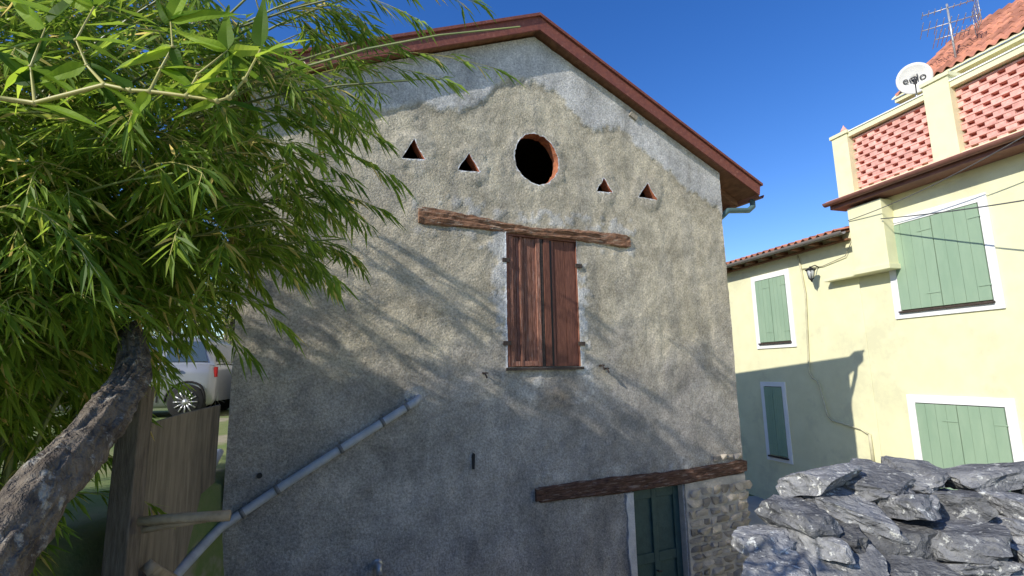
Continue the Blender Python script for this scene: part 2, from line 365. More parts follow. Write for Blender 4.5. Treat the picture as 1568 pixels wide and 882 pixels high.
R=[(1.655,v) for v in vv]; Lf=[(1.545+random.uniform(-.02,.02),v) for v in vv[::-1]]
d.poly(B,[(1.53,-1.575),(1.66,-1.57)]+R+Lf,-.12,.024,0)
d.build('door_jamb_render',[M_white],barn)

def rock(sx,sy,sz,seed,cuts=12,sub=3,rough=.05,lo=.55):
    rd=random.Random(seed)
    bm=bmesh.new(); bmesh.ops.create_icosphere(bm,subdivisions=sub,radius=1)
    pl=[]
    for k in range(cuts):
        n=Vector((rd.gauss(0,1),rd.gauss(0,1),rd.gauss(0,.6))).normalized(); pl.append((n,rd.uniform(lo,.85)))
    pl+= [(Vector((rd.gauss(0,.12),rd.gauss(0,.12),1)).normalized(),rd.uniform(.45,.62)),(Vector((rd.gauss(0,.12),rd.gauss(0,.12),-1)).normalized(),rd.uniform(.45,.62))]
    off=Vector((rd.uniform(0,50),rd.uniform(0,50),rd.uniform(0,50)))
    vs=[]
    for v in bm.verts:
        p=v.co.copy()*1.25
        for n,dd in pl:
            q=p.dot(n)-dd
            if q>0: p-=n*q
        lay=.012*math.sin(p.z*22+off.x)
        p+=v.co*(rough*(noise.noise(p*2.5+off)+.6*noise.noise(p*7+off)+.3*noise.noise(p*17+off))+lay*(1-abs(v.co.z)))
        p=Vector((p.x*sx*1.4,p.y*sy*1.4,p.z*sz*1.9)); vs.append(p)
    fs=[tuple(v.index for v in f.verts) for f in bm.faces]
    bm.free(); return vs,fs
d=MB(); 
d.box(B,2.52,3.655,-4.25,-1.53,.0,.024,1)
v=-1.62;k=0
while v>-4.2:
    hh=random.uniform(.07,.13); u=2.56
    while u<3.60:
        ww=random.uniform(.10,.24)
        vs,fs=rock(ww/2*.9,.03,hh/2*.75,1000+k,8,2,.05); k+=1
        c=B(min(u+ww/2,3.6),v-hh/2,.022)
        d.add([c+BD*p.x+BN*p.y+Vector((0,0,p.z)) for p in vs],fs,0,random.random(),False)
        u+=ww+.012
    v-=hh+.012
for u in np.arange(3.15,3.62,.13):
    vs,fs=rock(.06,.03,.03,int(u*999),8,2); c=B(u,-1.28+random.uniform(-.02,.02),.01)
    d.add([c+BD*p.x+BN*p.y+Vector((0,0,p.z)) for p in vs],fs,0,random.random(),False)
d.build('exposed_rubble',[M_rub,M_mort],barn)

p=MB()
def W(u,v,w=.07): return B(u,v,w)
path=[W(-1.14,-.27,-.05),W(-1.17,-.285,.05),W(-1.22,-.32,.075),W(-1.96,-.745),W(-2.52,-1.07),W(-2.97,-1.345,.08),Vector((-2.66,4.62,-1.42)),Vector((-2.64,4.2,-1.53)),Vector((-2.66,3.6,-1.95))]
p.tube(path,.042,14,0)
for (u,v) in((-1.30,-.365),(-1.55,-.51),(-1.96,-.745),(-2.52,-1.07),(-2.80,-1.245)):
    c=W(u,v); dr=(W(-2.52,-1.07)-W(-1.22,-.32)).normalized()
    p.tube([c-dr*.018,c+dr*.018],.049,14,1)
    p.tube([c+Vector((0,0,.045)),c+Vector((0,0,.07)),c+Vector((0,0,.07))-BN*.08],.008,6,1)
p.tube([Vector((-2.95,5.3,-.75)),Vector((-2.8,4.6,-1.12)),Vector((-2.72,4.0,-1.5))],.036,10,0)
p.build('drain_pipe',[M_pipe,M_clip])

# ------------------------------------------------------------ YELLOW HOUSE
yh=empty('yellow_house')
s=MB()
s.box(Y,8.10,14.5,-4.3,2.80,-.3,0,0)
s.box(Y,-3,8.098,-4.3,3.40,-.3,.0,0)
s.box(Y,14.2,14.5,-4.3,2.7,-.302,-5,0); s.box(Y,-3,-2.7,-4.3,3.3,-.302,-8,0)
s.box(Y,-2.69,7.79,3.1,3.3,-.302,-6,0)
s.box(Y,7.80,8.09,-4,3.3,-.302,-8,0)
s.box(Y,7.20,7.92,1.90,3.20,.001,.30,0)
s.box(Y,7.17,7.95,1.80,1.90,.001,.34,0)
s.box(Y,7.952,8.75,1.80,1.86,.001,.22,0)
s.build('walls',[M_yel],yh,bevel=.01)
s=MB()
def pil(u0,u1,v1):
    s.box(Y,u0,u1,3.44,v1,.02,.34,0); s.box(Y,u0-.03,u1+.03,v1,v1+.07,-.01,.37,0)
pil(7.68,8.04,4.78); pil(5.72,6.14,4.92)
pil(2.6,3.0,4.92)
for (a,b) in((6.14,7.68),(3.0,5.72)):
    s.box(Y,a,b,4.70,4.80,.05,.31,0); s.box(Y,a,b,3.44,3.52,.05,.31,0)
    s.box(Y,a,b,4.80,4.825,.03,.33,2)
    s.box(Y,a,b,3.52,4.70,.08,.12,3)
    row=0; v=3.53
    while v<4.64:
        u=a+(0 if row%2 else .13)-.1
        while u<b:
            x0=max(u,a+.001);x1=min(u+.15,b-.001)
            if x1-x0>.02: s.box(Y,x0,x1,v,v+.068,.121,.20,1,random.random())
            u+=.26
        s.box(Y,a+.001,b-.001,v+.0685,v+.103,.121,.21,1,random.random())
        v+=.1035; row+=1
s.box(Y,2.0,8.08,3.405,3.438,-.1,.36,0)
c=Y(7.86,0,.18)
prof=[(4.85,.09),(4.88,.09),(4.90,.05),(4.93,.07),(4.97,.05),(5.02,.02),(5.06,.004)]
s.tube([Vector((c.x,c.y,z)) for z,_ in prof],[q for _,q in prof],10,1)
s.build('terrace_parapet',[M_yel,M_latt,M_ywh,M_lback],yh,bevel=.004)
s=MB()
s.box(Y,1.0,8.2,3.26,3.40,.0,.42,0)
s.box(Y,1.0,8.22,3.40,3.435,.362,.50,1)
g=MB()
def hp(u0,u1,v,w,rad,m):
    n=9; P=[(math.cos(math.pi+math.pi*k/(n-1))*rad,math.sin(math.pi+math.pi*k/(n-1))*rad) for k in range(n)]
    Q=[(x*.88,y*.88) for x,y in P[::-1]]
    pts=P+Q; n2=len(pts)
    vs=[Y(u0,v+y,w+x) for x,y in pts]+[Y(u1,v+y,w+x) for x,y in pts]
    g.add(vs,[tuple(range(n2)),tuple(range(n2,2*n2))[::-1]]+[(i,(i+1)%n2,n2+(i+1)%n2,n2+i) for i in range(n2)],m)
hp(1,8.25,3.40,.50,.075,0)
hp(7.95,14.5,2.74,.44,.07,1)
g.build('gutters',[M_brown,mat('copper_gutter',(.22,.20,.18),rough=.5)],yh)
s.build('cornice',[M_brown,M_latt],yh)
def tiled(F,u0,u1,va,wa,vb,wb,name,parent,under):
    m=MB(); pitch=.20; n=int((u1-u0)/pitch); seg=8; rows=6
    for k in range(n):
        uc=u0+k*pitch
        for r_ in range(rows):
            t0=r_/rows;t1=(r_+1)/rows+.02
            tn=random.random(); vs=[]
            for (t,lift) in((t0,.035),(t1,.0)):
                for q in range(seg+1):
                    x=q/seg; hgt=.05*math.sin(math.pi*x*2)*.8
                    vs.append(F(uc+pitch*x,va+(vb-va)*t+lift+hgt+.03,wa+(wb-wa)*t))
            o=seg+1
            m.add(vs,[(q,q+1,o+q+1,o+q) for q in range(seg)],0,tn)
            vs2=[F(uc+pitch*q/seg,va+(vb-va)*t0+.035+.04*math.sin(2*math.pi*q/seg)+.03-dz,wa+(wb-wa)*t0) for dz in(0,.02) for q in range(seg+1)]
            m.add(vs2,[(q,q+1,o+q+1,o+q) for q in range(seg)],0,tn)
    m.poly(lambda u,v,w:F(u0+w,u,v),[(va-.03,wa-.01),(vb-.03,wb-.01),(vb-.0,wb-.01),(va-.0,wa-.01)],0,u1-u0,1)
    return m.build(name,[M_tile,under],parent,recalc=False)
tiled(Y,8.16,14.6,2.74,.40,3.65,-3.0,'lower_tile_roof',yh,M_soff)
s=MB()
for k in range(12): s.box(Y,8.35+k*.5,8.43+k*.5,2.66,2.74,.003,.36,0)
s.box(Y,8.16,14.55,2.625,2.66,.003,.10,0)
s.build('rafter_tails',[M_soff],yh)
tiled(Y,-2.0,8.50,6.36,-2.25,8.4,-4.7,'upper_tile_roof',yh,M_yel)
s=MB(); s.box(Y,-2.0,8.0,3.3,6.34,-2.75,-6,0)
s.box(Y,-2.0,8.46,6.24,6.34,-2.30,-2.749,0)
s.box(Y,8.001,8.46,6.24,6.34,-2.75,-6,0)
s.box(Y,7.2,7.6,5.0,5.9,-2.748,-2.70,1)
s.build('upper_storey',[M_yel,M_soff],yh)
def window(u0,u1,v0,v1,name,fr=.13,sill=True):
    m=MB()
    m.box(Y,u0,u0+fr,v0,v1,.002,.035,0); m.box(Y,u1-fr,u1,v0,v1,.002,.035,0)
    m.box(Y,u0+fr+.001,u1-fr-.001,v1-fr,v1,.002,.033,0); m.box(Y,u0+fr+.001,u1-fr-.001,v0,v0+fr*.8,.002,.033,0)
    a,b=u0+fr,u1-fr; c=(a+b)/2; lo,hi=v0+fr*.8,v1-fr
    if sill: m.box(Y,a-.02,b+.02,lo,lo+.035,.034,.085,2)
    lo+=.045
    m.box(Y,a+.001,b-.001,lo,hi-.001,.002,.010,2)
    for (x0,x1) in((a+.012,c-.005),(c+.005,b-.012)):
        nn=4
        for k in range(nn):
            p0=x0+(x1-x0)*k/nn;p1=x0+(x1-x0)*(k+1)/nn
            m.box(Y,p0+.0025,p1-.0025,lo+.01,hi-.015,.012,.048+random.uniform(-.002,.002),1)
        for zz in (.15,.85):
            z=lo+(hi-lo)*zz; m.box(Y,x0 if x0>c else x0-.03,x0+.25 if x0>c else x0+.16,z,z+.025,.051,.057,3)
    return m.build(name,[M_ywh,M_shg,M_iron,M_shg],yh,bevel=.004)
window(5.64,7.42,.85,2.80,'bedroom_window')
window(9.87,11.14,.44,2.34,'hall_window')
window(10.34,11.15,-2.33,-.40,'cellar_window',.11)
window(5.73,7.42,-2.9,-.58,'garden_door',.14,False)
s=MB()
s.tube([Y(9.55,2.6,.03),Y(9.5,2.3,.03),Y(9.44,1.65,.03),Y(9.50,.9,.03),Y(9.58,-.15,.03),Y(9.50,-.30,.03),Y(9.40,-.34,.03),Y(9.34,-.45,.03),Y(9.22,-1.10,.03),Y(9.12,-1.2,.03),Y(8.45,-1.32,.03),Y(8.3,-1.40,.03)],.02,8,0)
s.tube([Y(8.27,-1.4,.03),Y(8.26,-2.0,.03)],.03,8,0)
s.tube([Y(8.05,3.2,.05),Y(8.0,2.8,.06),Y(8.15,2.5,.06),Y(8.3,2.3,.05),Y(8.9,2.2,.03),Y(9.5,2.25,.03)],.009,6,1)
s.build('conduits',[mat('conduit_paint',(.62,.58,.38),rough=.6),mat('cable_sheath',(.35,.33,.24),rough=.6)],yh)
s=MB()
def cat(a,b,sag,n=24): 
    return [a.lerp(b,t/n)-Vector((0,0,sag*4*(t/n)*(1-t/n))) for t in range(n+1)]
s.tube(cat(Y(7.2,2.78,.35),Y(1.5,1.9,1.6),.12),.011,6,0)
s.tube(cat(Y(7.9,2.95,.33),Y(2.5,3.9,.9),.25),.008,6,0)
s.build('overhead_cable',[mat('cable',(.12,.12,.12),rough=.6)])
s=MB(); lc=Y(9.02,2.05,.26)
s.tube([Y(9.02,2.20,.01),Y(9.02,2.24,.12),lc+Vector((0,0,.14))],.012,6,0)
s.tube([lc+Vector((0,0,z)) for z in(.16,.12,.09,.07)],[.01,.04,.11,.115],8,0)
s.tube([lc+Vector((0,0,z)) for z in(.068,-.12)],[.09,.055],6,1)
s.tube([lc+Vector((0,0,z)) for z in(-.121,-.15,-.2)],[.06,.03,.008],8,0)
for k in range(6):
    a=2*math.pi*k/6
    s.tube([lc+Vector((.095*math.cos(a),.095*math.sin(a),.07)),lc+Vector((.058*math.cos(a),.058*math.sin(a),-.12))],.006,4,0)
s.build('wall_lantern',[M_black,mat('frosted_glass',(.5,.52,.5),rough=.2)])
s=MB(); dc=Y(7.60,6.30,-1.75); dn=(Vector((0,0,0))-dc); dn=(dn.normalized()+Vector((-.1,-.15,.25))).normalized()
a1=dn.cross(Vector((0,0,1))).normalized(); a2=a1.cross(dn)
DR=.33
vs=[dc-dn*.07];rings=6;ns=28
for i in range(1,rings+1):
    rr=DR*i/rings
    for k in range(ns):
        th=2*math.pi*k/ns; vs.append(dc+(a1*math.cos(th)+a2*math.sin(th)*1.05)*rr+dn*(.07*(i/rings)**2-.07))
fs=[(0,1+k,1+(k+1)%ns) for k in range(ns)]
for i in range(rings-1):
    for k in range(ns): fs.append((1+i*ns+k,1+i*ns+(k+1)%ns,1+(i+1)*ns+(k+1)%ns,1+(i+1)*ns+k))
s.add(vs,fs,0,.5,True)
up_=a2 if a2.z>0 else -a2
s.tube([dc-up_*.32,dc-up_*.20+dn*.36],.012,6,1)
s.tube([dc-up_*.22+dn*.33,dc-up_*.14+dn*.39],.035,8,1)
base=dc-dn*.12
s.tube([dc-dn*.07,base,Vector((base.x,base.y,base.z-.3)),Vector((base.x,base.y,4.0))],.025,8,2)
dish=s.build('satellite_dish',[M_dish,M_black,M_metal],recalc=False)
sd=dish.modifiers.new('s','SOLIDIFY'); sd.thickness=.008
cu=bpy.data.curves.new('dish_lettering','FONT'); cu.body='eolo'; cu.size=.24; cu.align_x='CENTER'; cu.align_y='CENTER'; cu.extrude=.002
to=bpy.data.objects.new('dish_lettering',cu); link(to); cu.materials.append(M_black)
X=(-a1 if a1.dot(Vector((1,0,0)))<0 else a1); up=dn.cross(X)
Mx=Matrix((X,up,dn)).transposed().to_4x4(); Mx.translation=dc-dn*.030; to.matrix_world=Mx
to.parent=dish
s=MB(); ab=Y(7.25,6.6,-2.6)
s.tube([ab,ab+Vector((0,0,1.45))],.022,8,0)
axd=(YD*.6+YN*.5).normalized(); sd_=axd.cross(Vector((0,0,1)))
for z,L,el in((1.35,.45,.14),(.98,.5,.36),(.68,.3,.42)):
    c=ab+Vector((0,0,z)); s.tube([c-axd*L,c+axd*L],.012,6,0)
    for k in range(9):
        q=c+axd*L*(-1+2*k/8); e=el*(.5+.5*k/8)
        s.tube([q-sd_*e,q+sd_*e],.008,5,0)
c=ab+Vector((0,0,.95))-axd*.45
for k in range(8): s.tube([c+sd_*(-.33)+Vector((0,0,-.3+.085*k)),c+sd_*.33+Vector((0,0,-.3+.085*k))],.008,5,0)
for k in(-1,0,1): s.tube([c+sd_*.31*k+Vector((0,0,-.3)),c+sd_*.31*k+Vector((0,0,.3))],.010,5,0)
s.build('tv_antenna',[M_metal])

# ------------------------------------------------------------ neighbour house, unseen, added and shaped to shade the lower barn front
nb=empty('neighbour_shade_house')
ta=B(-3.3,.30)+SUN*2.6; tc_=B(2.3,-1.15)+SUN*2.6
A=Vector((ta.x,ta.y,0)); C=Vector((tc_.x,tc_.y,0)); nd=(C-A).normalized(); nn=Vector((SUN.x,SUN.y,0)).normalized(); Ln=(C-A).length
def NF(u,v,w): return A+nd*u+nn*w+Vector((0,0,v))
s=MB()
s.poly(NF,[(0,-2),(Ln,-2),(Ln,tc_.z-.13),(0,ta.z-.13)],0,4.0,0)
for (u,v) in((.6,.6),(2.5,.6),(.6,3.2),(2.5,3.2)):
    s.box(NF,u,u+.9,v,v+1.3,-.03,-.002,1)
s.box(NF,4.2,5.1,-1.2,.9,-.03,-.002,2)
s.build('walls',[M_yel,M_shg,M_beam],nb)
tiled(lambda u,v,w:NF(w,v,u),-.15,4.25,tc_.z-.15,Ln+.15,ta.z-.10,-.2,'tile_roof',nb,M_soff)

# ------------------------------------------------------------ GROUND
def sst(a,b,x): 
    t=min(1,max(0,(x-a)/(b-a))); return t*t*(3-2*t)
def gh(x,y):
    z=-.95+.25*sst(4,9,y)
    pl=-1.6
    kx=sst(-2.75,-2.45,x)
    yard=-3.35
    low=pl+(yard-pl)*sst(3.0,3.3,y)
    low=low+(pl-yard)*sst(14,26,y)*.9
    z=z+(low-z)*(kx if y<16 else sst(-6,6,x))
    if x<-2.6 and y<1.5: z=z+(pl-z)*sst(1.5,.6,y)
    far=math.hypot(x,y); z+=.9*sst(16,60,far)
    return z+.03*noise.noise(Vector((x*.8,y*.8,0)))
ax=sorted(set(list(np.round(np.arange(-8,14,.16),3))+[-400,-200,-120,-80,-60,-45,-35,-28,-22,-18,-15,-12,-10,-9,16,19,23,30,40,60,90,150,250,400]))
ay=sorted(set(list(np.round(np.arange(-1,18,.16),3))+[-400,-200,-100,-50,-25,-12,-6,-3,20,22,25,28,32,38,45,60,80,120,200,400]))
vs=[(x,y,gh(x,y)) for x in ax for y in ay]; n=len(ay)
m=MB()
fs=[(i*n+j,(i+1)*n+j,(i+1)*n+j+1,i*n+j+1) for i in range(len(ax)-1) for j in range(n-1)]
m.add(vs,fs,0,.5,True)
m.m=[1 if (ax[i]>-2.4 and ax[i]<12 and -1<ay[j]<14) else 0 for i in range(len(ax)-1) for j in range(n-1)]
m.build('ground',[M_grnd,M_bounce])

# ------------------------------------------------------------ fence, post, trunk
s=MB()
s.poly(lambda u,v,w:Vector((-2.80+u*.30+w,4.95-u*1.55,v)),[(0,-2.6),(1.0,-2.6),(1.0,-.33),(.5,-.29),(0,-.27)],0,.02,0)
s.build('plywood_panel',[M_ply],bevel=.002)
fence=empty('wooden_fence')
s=MB()
s.box(Wd,-2.49,-2.345,-2.2,-.06,3.28,3.40,0)
s.build('post',[M_post],fence,bevel=.008)
s=MB()
s.tube([(-2.30,3.30,-.87),(-2.1,3.32,-.86),(-1.95,3.36,-.865),(-1.80,3.4,-.87)],[.028,.03,.032,.034],8,0)
s.tube([(-2.30,3.34,-.93),(-2.12,3.36,-.90),(-1.95,3.40,-.89)],[.022,.026,.02],8,0)
s.tube([(-2.75,4.6,-1.75),(-2.35,3.5,-1.20)],.05,4,0)
s.tube([(-2.60,4.3,-2.05),(-2.3,3.2,-1.35)],.035,4,0)
s.build('rails',[mat('pale_stick',(.42,.33,.22),(.30,.23,.14),scale=10,bump=.4)],fence)
s=MB()
tp=[(-1.75,.9,-1.45),(-1.42,1.15,-.72),(-1.36,1.38,-.51),(-1.42,1.62,-.32),(-1.53,1.95,-.16),(-1.72,2.35,.02),(-1.95,2.6,.25)]
rad=[.13,.105,.090,.082,.074,.062,.05]
P=[];Rr=[]
for i in range(len(tp)-1):
    for k in range(22):
        t=k/22; P.append(Vector(tp[i]).lerp(Vector(tp[i+1]),t)); Rr.append(rad[i]*(1-t)+rad[i+1]*t)
NS=72
s.tube(P,Rr,NS,0)
def barkd(v,i):
    c=P[min(i//NS,len(P)-1)]; n_=(Vector(v)-c).normalized()
    q=Vector(v)
    k_=i%NS; a_=2*math.pi*k_/NS; lng=(i//NS)/22
    ridge=abs(noise.noise(Vector((math.cos(a_)*4,math.sin(a_)*4,lng*1.2))))
    plate=noise.noise(Vector((math.cos(a_)*6,math.sin(a_)*6,lng*7)))
    return tuple(q+n_*(.014*noise.noise(q*9)+.022*(ridge-.22)+.009*plate+.005*noise.noise(q*60)))
s.v=[barkd(v,i) for i,v in enumerate(s.v)]
s.build('tree_trunk',[M_bark])

# ------------------------------------------------------------ dry stone wall
s=MB(); seed=90
for k in range(10):
    zt=-.54-.098*k; yf=2.72-.165*k; x=[1.42,1.20,1.06,.93,.80,.70,.60,.52,.46,.42][k]+random.uniform(-.03,.03)
    while x<4.2:
        L=random.uniform(.16,.46); th=random.uniform(.08,.155); dp=random.uniform(.14,.22)
        seed+=1; vsr,fsr=rock(L/2*.86,dp*.86,th/2*.84,seed,9,4 if x<2.6 else 3,.12,.60)
        R=Matrix.Rotation(random.uniform(-.5,.5),3,'Z')@Matrix.Rotation(random.gauss(0,.15),3,'X')@Matrix.Rotation(random.gauss(0,.10),3,'Y')
        c=Vector((x+L/2,yf+random.uniform(-.06,.06)+dp*.6,zt-th/2+random.uniform(-.02,.02)))
        s.add([c+R@q for q in vsr],fsr,0,random.random(),False)
        x+=L*random.uniform(.84,.98)
s.poly(lambda u,v,w:Vector((w,u,v)),[(3.3,-1.7),(1.75,-1.7),(2.0,-1.45),(2.95,-.87),(3.3,-.87)],1.65,4.3,0,.0)
s.build('dry_stone_wall',[M_rock])

# ------------------------------------------------------------ BAMBOO
class Leaves:
    def __init__(s): s.P=[];s.D=[];s.L=[];s.W=[];s.T=[]
    def add(s,p,d,l,w,t): s.P.append(tuple(p));s.D.append(tuple(d));s.L.append(l);s.W.append(w);s.T.append(t)
    def mesh(s,rng):
        P=np.array(s.P);D=np.array(s.D);L=np.array(s.L)[:,None];W_=np.array(s.W)[:,None]
        D/=np.linalg.norm(D,axis=1,keepdims=True); n=len(P)
        up=np.tile([-.25,-.3,1.],(n,1))+rng.normal(0,.45,(n,3)); S=np.cross(D,up); S/=np.linalg.norm(S,axis=1,keepdims=True)
        Nn=np.cross(S,D); dn=np.array([0,0,-1.])
        m_=P+D*L*.36+dn*L*.03
        return np.stack([P,m_+S*W_*.5+Nn*W_*.18,m_-S*W_*.5+Nn*W_*.18,P+D*L+dn*L*.16],1)
def leaf_object(name,leaves,stems,mats,rng):
    V=leaves.mesh(rng); n=len(V); V=V.reshape(-1,3)
    tri=np.array([[0,1,3],[0,3,2]])
    base=(np.arange(n)*4)[:,None,None]
    T=(tri[None]+base).reshape(-1,3)
    sv=np.array(stems.v) if stems.v else np.zeros((0,3)); off=len(V)
    faces=T.tolist()+[tuple(i+off for i in f) for f in stems.f]
    me=bpy.data.meshes.new(name); me.from_pydata(np.concatenate([V,sv]).tolist(),[],faces)
    for m_ in mats: me.materials.append(m_)
    me.polygons.foreach_set('material_index',[0]*len(T)+[1+x for x in stems.m])
    a=me.attributes.new('tone','FLOAT','POINT'); a.data.foreach_set('value',np.repeat(leaves.T,4).tolist()+stems.t)
    me.update(); o=bpy.data.objects.new(name,me); return link(o)
def xmax(z):
    return float(np.interp(z,[-1.2,-.5,-.1,.12,.30,.6,1.0,1.35,1.8,2.2,2.7,3.2,4.8],[-2.62,-2.55,-2.5,-2.2,-1.75,-1.25,-.95,-.85,-.95,-.85,-.6,-.8,-1.4]))
def land(p):   # where the sun throws p on the barn front
    k=(p-PB).dot(BN)/(SUN.dot(BN)); q=p-SUN*k
    return (q-PB).dot(BD),q.z
def keep(p):
    u,v=land(p)
    if u<-3.2 or u>4 or v>4.5: return 1
    top=float(np.interp(u,[-3,-1,1,3.6],[1.45,1.6,1.45,.75])); bot=float(np.interp(u,[-3,-1,1,3.6],[.4,.05,-.35,-1.1]))
    if v>top: return .02
    if v>bot: return .38
    return 1
def fan(lv,st,p,d,n,size=1.0):
    d=d.normalized(); side=d.cross(Vector((0,0,1)))
    if side.length<.1: side=Vector((1,0,0))
    side.normalize(); q=p.copy(); step=.022*size; tn=random.random()
    for k in range(n):
        q=q+d*step; sg=1 if k%2 else -1
        if k==n-1: ld=d+Vector((0,0,-.15))
        else: ld=d+side*sg*random.uniform(.35,.9)+Vector((random.gauss(0,.15),random.gauss(0,.15),random.uniform(-.5,.1)))
        l=random.uniform(.09,.165)*size
        t=min(.80,max(0,tn*.5+random.random()*.4)); 
        if random.random()<.045: t=.97
        lv.add(q,ld,l,random.uniform(.015,.023)*size,t)
        d=(d+Vector((0,0,-.05))).normalized()
    st.tube([p,q],.0016,3,1,.5,False)
def clump(lv,st,culms):
    for (bx,by,h,lean,az,z0,dens) in culms:
        base=Vector((bx,by,gh(bx,by)-.1)); pts=[]
        n=16; az_v=Vector((math.cos(az),math.sin(az),0))
        for i in range(n+1):
            t=i/n; pts.append(base+Vector((0,0,h*(t-.22*t**3*lean)))+az_v*lean*h*.42*t**2.2)
        st.tube(pts,[.016*(1-.75*i/n)*random.uniform(.95,1.05) for i in range(n+1)],7,0,random.random())
        for i in range(n):
            for s_ in (0,.5):
                t=(i+s_)/n; p=pts[i].lerp(pts[i+1],s_)
                if p.z<z0: continue
                for b in range(2):
                    if random.random()>dens: continue
                    a=random.uniform(0,2*math.pi)
                    dr=Vector((math.cos(a)+.45,math.sin(a)-.15,random.uniform(.25,.8))).normalized()
                    L=random.uniform(.45,1.0)*(1-.35*t); m_=6
                    if random.random()>keep(p+dr*L*.6): continue
                    q=p.copy(); bp=[q.copy()]; stop=False
                    for j in range(m_):
                        q=q+dr*L/m_; dr=(dr+Vector((0,0,-.19))).normalized()
                        if q.x>xmax(q.z)+random.gauss(0,.07) or q.y<1.35: stop=True;break
                        bp.append(q.copy())
                        if j>=1:
                            for _ in range(2):
                                td=dr+Vector((random.gauss(0,.55),random.gauss(0,.55),random.gauss(-.12,.35)))
                                fan(lv,st,q,td,random.randint(3,4))
                    if not stop: fan(lv,st,q,dr,6)
                    if len(bp)>1: st.tube(bp,[.0035*(1-.6*i_/len(bp)) for i_ in range(len(bp))],4,1,.5,False)
lv=Leaves(); st=MB(); culms=[]
for k in range(20):
    bx=random.uniform(-4.0,-2.75); by=random.uniform(2.1,3.6)
    culms.append((bx,by,random.uniform(3.2,4.8),random.uniform(.4,1.0),random.gauss(-.1,.5),random.uniform(-.4,.1),.55))
for k in range(17):   # culms arching over the path, towards the barn
    culms.append((random.uniform(-3.3,-2.7),random.uniform(2.3,3.3),random.uniform(2.6,4.6),random.uniform(1.1,1.7),random.gauss(0,.22),random.uniform(-.1,.3),.62))
for k in range(10):
    culms.append((random.uniform(-3.3,-2.7),random.uniform(2.0,3.2),random.uniform(1.6,3.0),random.uniform(.4,1),random.gauss(-.3,.5),-.9,.65))
for k in range(16):
    culms.append((random.uniform(-6.4,-3.6),random.uniform(2.2,3.8),random.uniform(4.8,6.4),random.uniform(.5,1.0),random.gauss(0,.4),.8,.55))
clump(lv,st,culms)
def sprig(a,b,n,size=1.0):
    a=Vector(a);b=Vector(b); pts=[]
    for i in range(n+1):
        t=i/n; q=a.lerp(b,t)+Vector((0,0,.12*math.sin(math.pi*t))); pts.append(q)
    st.tube(pts,[.004*(1-.7*i/n) for i in range(n+1)],5,1,.5,False)
    for i in range(2,n+1):
        dr=(pts[i]-pts[i-1]).normalized()
        fan(lv,st,pts[i],dr+Vector((random.gauss(0,.3),random.gauss(0,.3),random.gauss(-.2,.2))),random.randint(3,5),size)
    fan(lv,st,pts[-1],(pts[-1]-pts[-2]),6,size)
for a,b in [((-1.3,3.0,1.9),(-.12,3.0,1.92)),((-1.5,2.9,1.7),(-.45,2.9,1.80)),((-1.3,2.9,2.3),(-.25,2.9,2.32)),((-1.4,2.9,1.2),(-.72,2.8,1.15)),
            ((-1.5,2.8,1.4),(-.80,2.8,1.38)),((-1.5,2.9,.9),(-.8,2.8,.95)),((-1.6,2.7,.6),(-1.0,2.7,.55)),((-1.9,2.8,.4),(-1.3,2.8,.3)),((-1.5,2.9,2.0),(-.75,2.9,2.05)),((-2.0,2.8,.3),(-1.5,2.8,.18)),
            ((-1.6,2.6,1.5),(-.85,2.6,1.5)),((-1.5,2.6,1.9),(-.8,2.6,1.95)),((-1.6,2.5,1.1),(-.9,2.5,1.05)),((-1.4,2.8,2.2),(-.6,2.8,2.15)),
            ((-1.9,2.2,1.0),(-1.35,2.1,.95)),((-2.0,2.0,1.3),(-1.3,1.9,1.2)),((-2.1,1.9,.6),(-1.55,1.8,.45))]:
    sprig(a,b,12)
bam=leaf_object('bamboo_clump',lv,st,[M_leaf,M_culm,M_stem],rng)

def bigleaf(mb,p,d,up,l,w,tone,bend=.15):
    d=Vector(d).normalized(); sd_=d.cross(Vector(up)).normalized(); nn_=sd_.cross(d)
    n=14; vs=[]
    curl=random.uniform(-.08,.08)
    for i in range(n+1):
        t=i/n; ww=w*.60*min(1,(t/.16))**.7*(1-t)**.9
        c=Vector(p)+d*l*t-nn_*l*bend*t*t+sd_*l*curl*t*t
        wav=.002*math.sin(t*9+tone*9)
        vs+=[c+sd_*ww+nn_*(ww*.32+wav),c,c-sd_*ww+nn_*(ww*.32-wav)]
    fs=[]
    for i in range(n):
        a=i*3; fs+=[(a,a+1,a+4,a+3),(a+1,a+2,a+5,a+4)]
    mb.add(vs,fs,0,tone,False)
nr=MB()
def R8(x,z,y=.85): return Vector((x*y,y,z*y))
main=[(-1.15,.60),(-1.0,.575),(-.857,.614),(-.80,.60),(-.759,.597),(-.68,.585),(-.615,.572),(-.591,.579),(-.56,.62),(-.53,.69)]
stems_=[main,[(-.759,.597),(-.74,.65),(-.72,.70),(-.73,.76)],[(-.68,.585),(-.66,.635),(-.60,.69)],[(-.857,.614),(-.9,.66),(-.93,.72),(-.9,.80)],[(-1.0,.575),(-1.02,.66),(-1.0,.75)]]
for i_,sp in enumerate(stems_):
    r0=.0046 if i_==0 else .003
    nr.tube([R8(*q) for q in sp],[r0*(1-.6*j/(len(sp)-1)) for j in range(len(sp))],7,1)
    for q in sp[1:-1]:                      # swollen nodes
        c_=R8(*q); nr.tube([c_-Vector((.004,0,0)),c_,c_+Vector((.004,0,0))],[r0*.7,r0*1.25,r0*.7],7,1)
cam=Vector((0,-1,.15))
